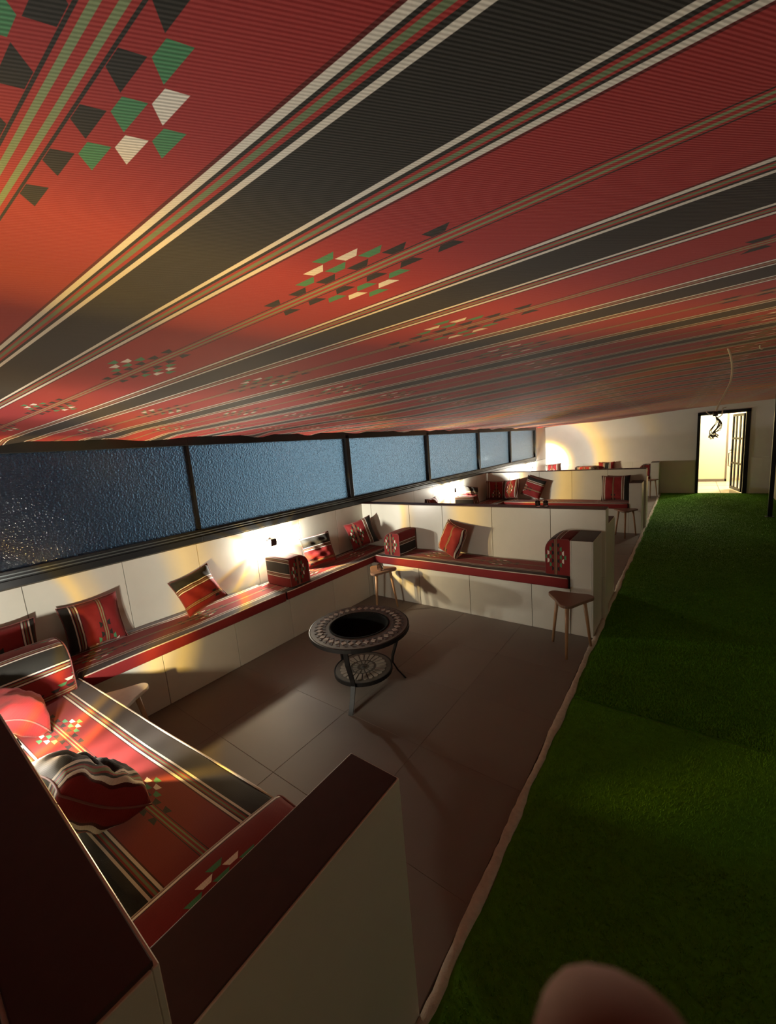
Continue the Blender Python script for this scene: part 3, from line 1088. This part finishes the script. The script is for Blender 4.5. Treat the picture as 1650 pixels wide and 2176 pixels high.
MB().tube(spl([sw(-.005, .01), sw(.015, -.04), sw(.025, -.10), sw(.020, -.16), sw(-.005, -.215), sw(-.033, -.27), sw(-.045, -.30)]), .0042, 8).build('cord', WHITEC, hc, smooth=True)
MB().lathe([(.009, 0), (.011, .005), (.011, .018), (.006, .024)], 14, c=sw(-.048, -.325)).build('connector', BLKC, hc, smooth=True)
MB().tube(spl([sw(-.045, -.31), sw(-.075, -.315), sw(-.095, -.30)]), .0028, 6).build('wire_end', WHITEC, hc, smooth=True)
MB().tube(spl([sw(-.040, -.335), sw(-.015, -.32), sw(-.012, -.29), sw(.004, -.285)]), .0025, 6).build('wire_end', WHITEC, hc, smooth=True)
rw = random.Random(5)
for q in range(11):
    a, b = rw.uniform(-.026, .030), rw.uniform(-.028, .028)
    pts = [sw(-.046, -.325), sw(-.03 + a * .5, -.355), sw(-.042 + a, -.385 + b * .4), sw(-.058 + a * .6, -.405), sw(-.052 + b, -.43 + a * .3), sw(-.066 - a * .5, -.425 + b * .3)]
    MB().tube(spl(pts, 6), .0016, 5).build('thin_wire', BLKC, hc, smooth=True)

hk = tag(empty('ceiling_hook', (3.735, 2.79, ceil_z(3.735, 2.79))), 'tiny white hook poking through the cloth ceiling near the cable', 'hook')
MB().tube(spl([(0, 0, .01), (.0, 0, -.012), (.008, .004, -.02), (.012, .006, -.012)]), .003, 6).build('hook_wire', WHITEC, hk, smooth=True)

# ------------------------------------------------------------------ dark post at the edge of the walkway
po = tag(empty('metal_post', (4.63, 9.52, 0)), 'slim dark metal post standing on the turf by the walkway edge', 'post')
MB().box(-.03, .03, -.03, .03, .014, ceil_z(4.63, 9.5)).build('shaft', BLACKM, po, bevel=.004)
MB().box(-.06, .06, -.06, .06, .012, .022).build('foot_plate', BLACKM, po, bevel=.002)


# ------------------------------------------------------------------ the photographer's hand, fingertip at the lens
def hand():
    r_, u_, b_ = ROT.col[0], ROT.col[1], ROT.col[2]
    fw = -b_
    tip_px = (1308, 2116)
    dep = .034
    tip = CAM + (fw + r_ * ((tip_px[0] - 825) / 847.19) - u_ * ((tip_px[1] - 1088) / 847.19)) * dep
    root = tag(empty('hand', tip), 'brown hand of the photographer, one fingertip rising at the bottom edge', 'hand')
    dn = (-u_ * .93 - fw * .10 + r_ * .05).normalized()      # from tip down the finger
    sd = r_                                                  # sideways
    bk = (sd.cross(dn)).normalized()                         # away from the lens or towards it
    if bk.dot(fw) < 0:
        bk = -bk
    def P(a, s, b=0.0):
        return dn * a + sd * s + bk * b
    verts, edges, rad = [], [], []
    def chain(pts, rs, start=None):
        prev = start
        for p, q in zip(pts, rs):
            verts.append(tuple(p)); rad.append(q)
            if prev is not None:
                edges.append((prev, len(verts) - 1))
            prev = len(verts) - 1
        return prev
    # wrist first (root), palm, then fingers
    chain([P(.21, .025, .0), P(.255, .03, .0), P(.33, .045, .0)], [.026, .025, .032])
    pm = chain([P(.165, .022, 0)], [.030], 0)
    kn = []
    for s in (-.012, .010, .031, .050):
        kn.append(chain([P(.118 + abs(s - .012) * .12, s, 0)], [.0135], pm))
    # index: straight up to the tip
    chain([P(.082, -.006, .002), P(.052, -.002, .002), P(.027, 0, .0), P(.009, 0, .0), P(.0, 0, 0)], [.0105, .0098, .0092, .0088, .0070], kn[0])
    for i, s in ((1, .012), (2, .033), (3, .051)):
        ln = (1.0, .94, .78)[i - 1]
        chain([P(.118 - .034 * ln, s, .006), P(.098 - .036 * ln, s, .030 * ln), P(.118 - .022 * ln, s - .001, .046 * ln), P(.135 - .020 * ln, s - .002, .042 * ln)],
              [.0102, .0095, .0088, .0070], kn[i])
    th = chain([P(.165, -.012, .012), P(.135, -.034, .026), P(.108, -.040, .038), P(.088, -.038, .046)], [.017, .0125, .0112, .0085], pm)
    me = bpy.data.meshes.new('hand_skin')
    me.from_pydata(verts, edges, [])
    o = link('hand_skin', me, root)
    md = o.modifiers.new('skin', 'SKIN')
    md.use_smooth_shade = True
    for v, q in zip(me.skin_vertices[0].data, rad):
        v.radius = (q, q)
    me.skin_vertices[0].data[0].use_root = True
    sb = o.modifiers.new('sub', 'SUBSURF')
    sb.levels = sb.render_levels = 2
    dg = bpy.context.evaluated_depsgraph_get()
    me2 = bpy.data.meshes.new_from_object(o.evaluated_get(dg))
    me2.name = 'hand_skin'
    o.modifiers.clear()
    o.data = me2
    me2.materials.clear()
    me2.materials.append(SKIN)
    me2.shade_smooth()
    # nail on the back of the index finger, away from the lens
    nv = MB()
    vs, fs = [], []
    for j in range(5):
        for i in range(7):
            ang = R(-50 + 100 * i / 6)
            rr_ = .0084
            a = .008 + .011 * j / 4
            vs.append(P(a, math.sin(ang) * rr_ * .85, math.cos(ang) * rr_))
    for j in range(4):
        for i in range(6):
            q = j * 7 + i
            fs.append((q, q + 1, q + 8, q + 7))
    nv.add(vs, fs).build('nail', NAIL, root, smooth=True)
    return root


hand()
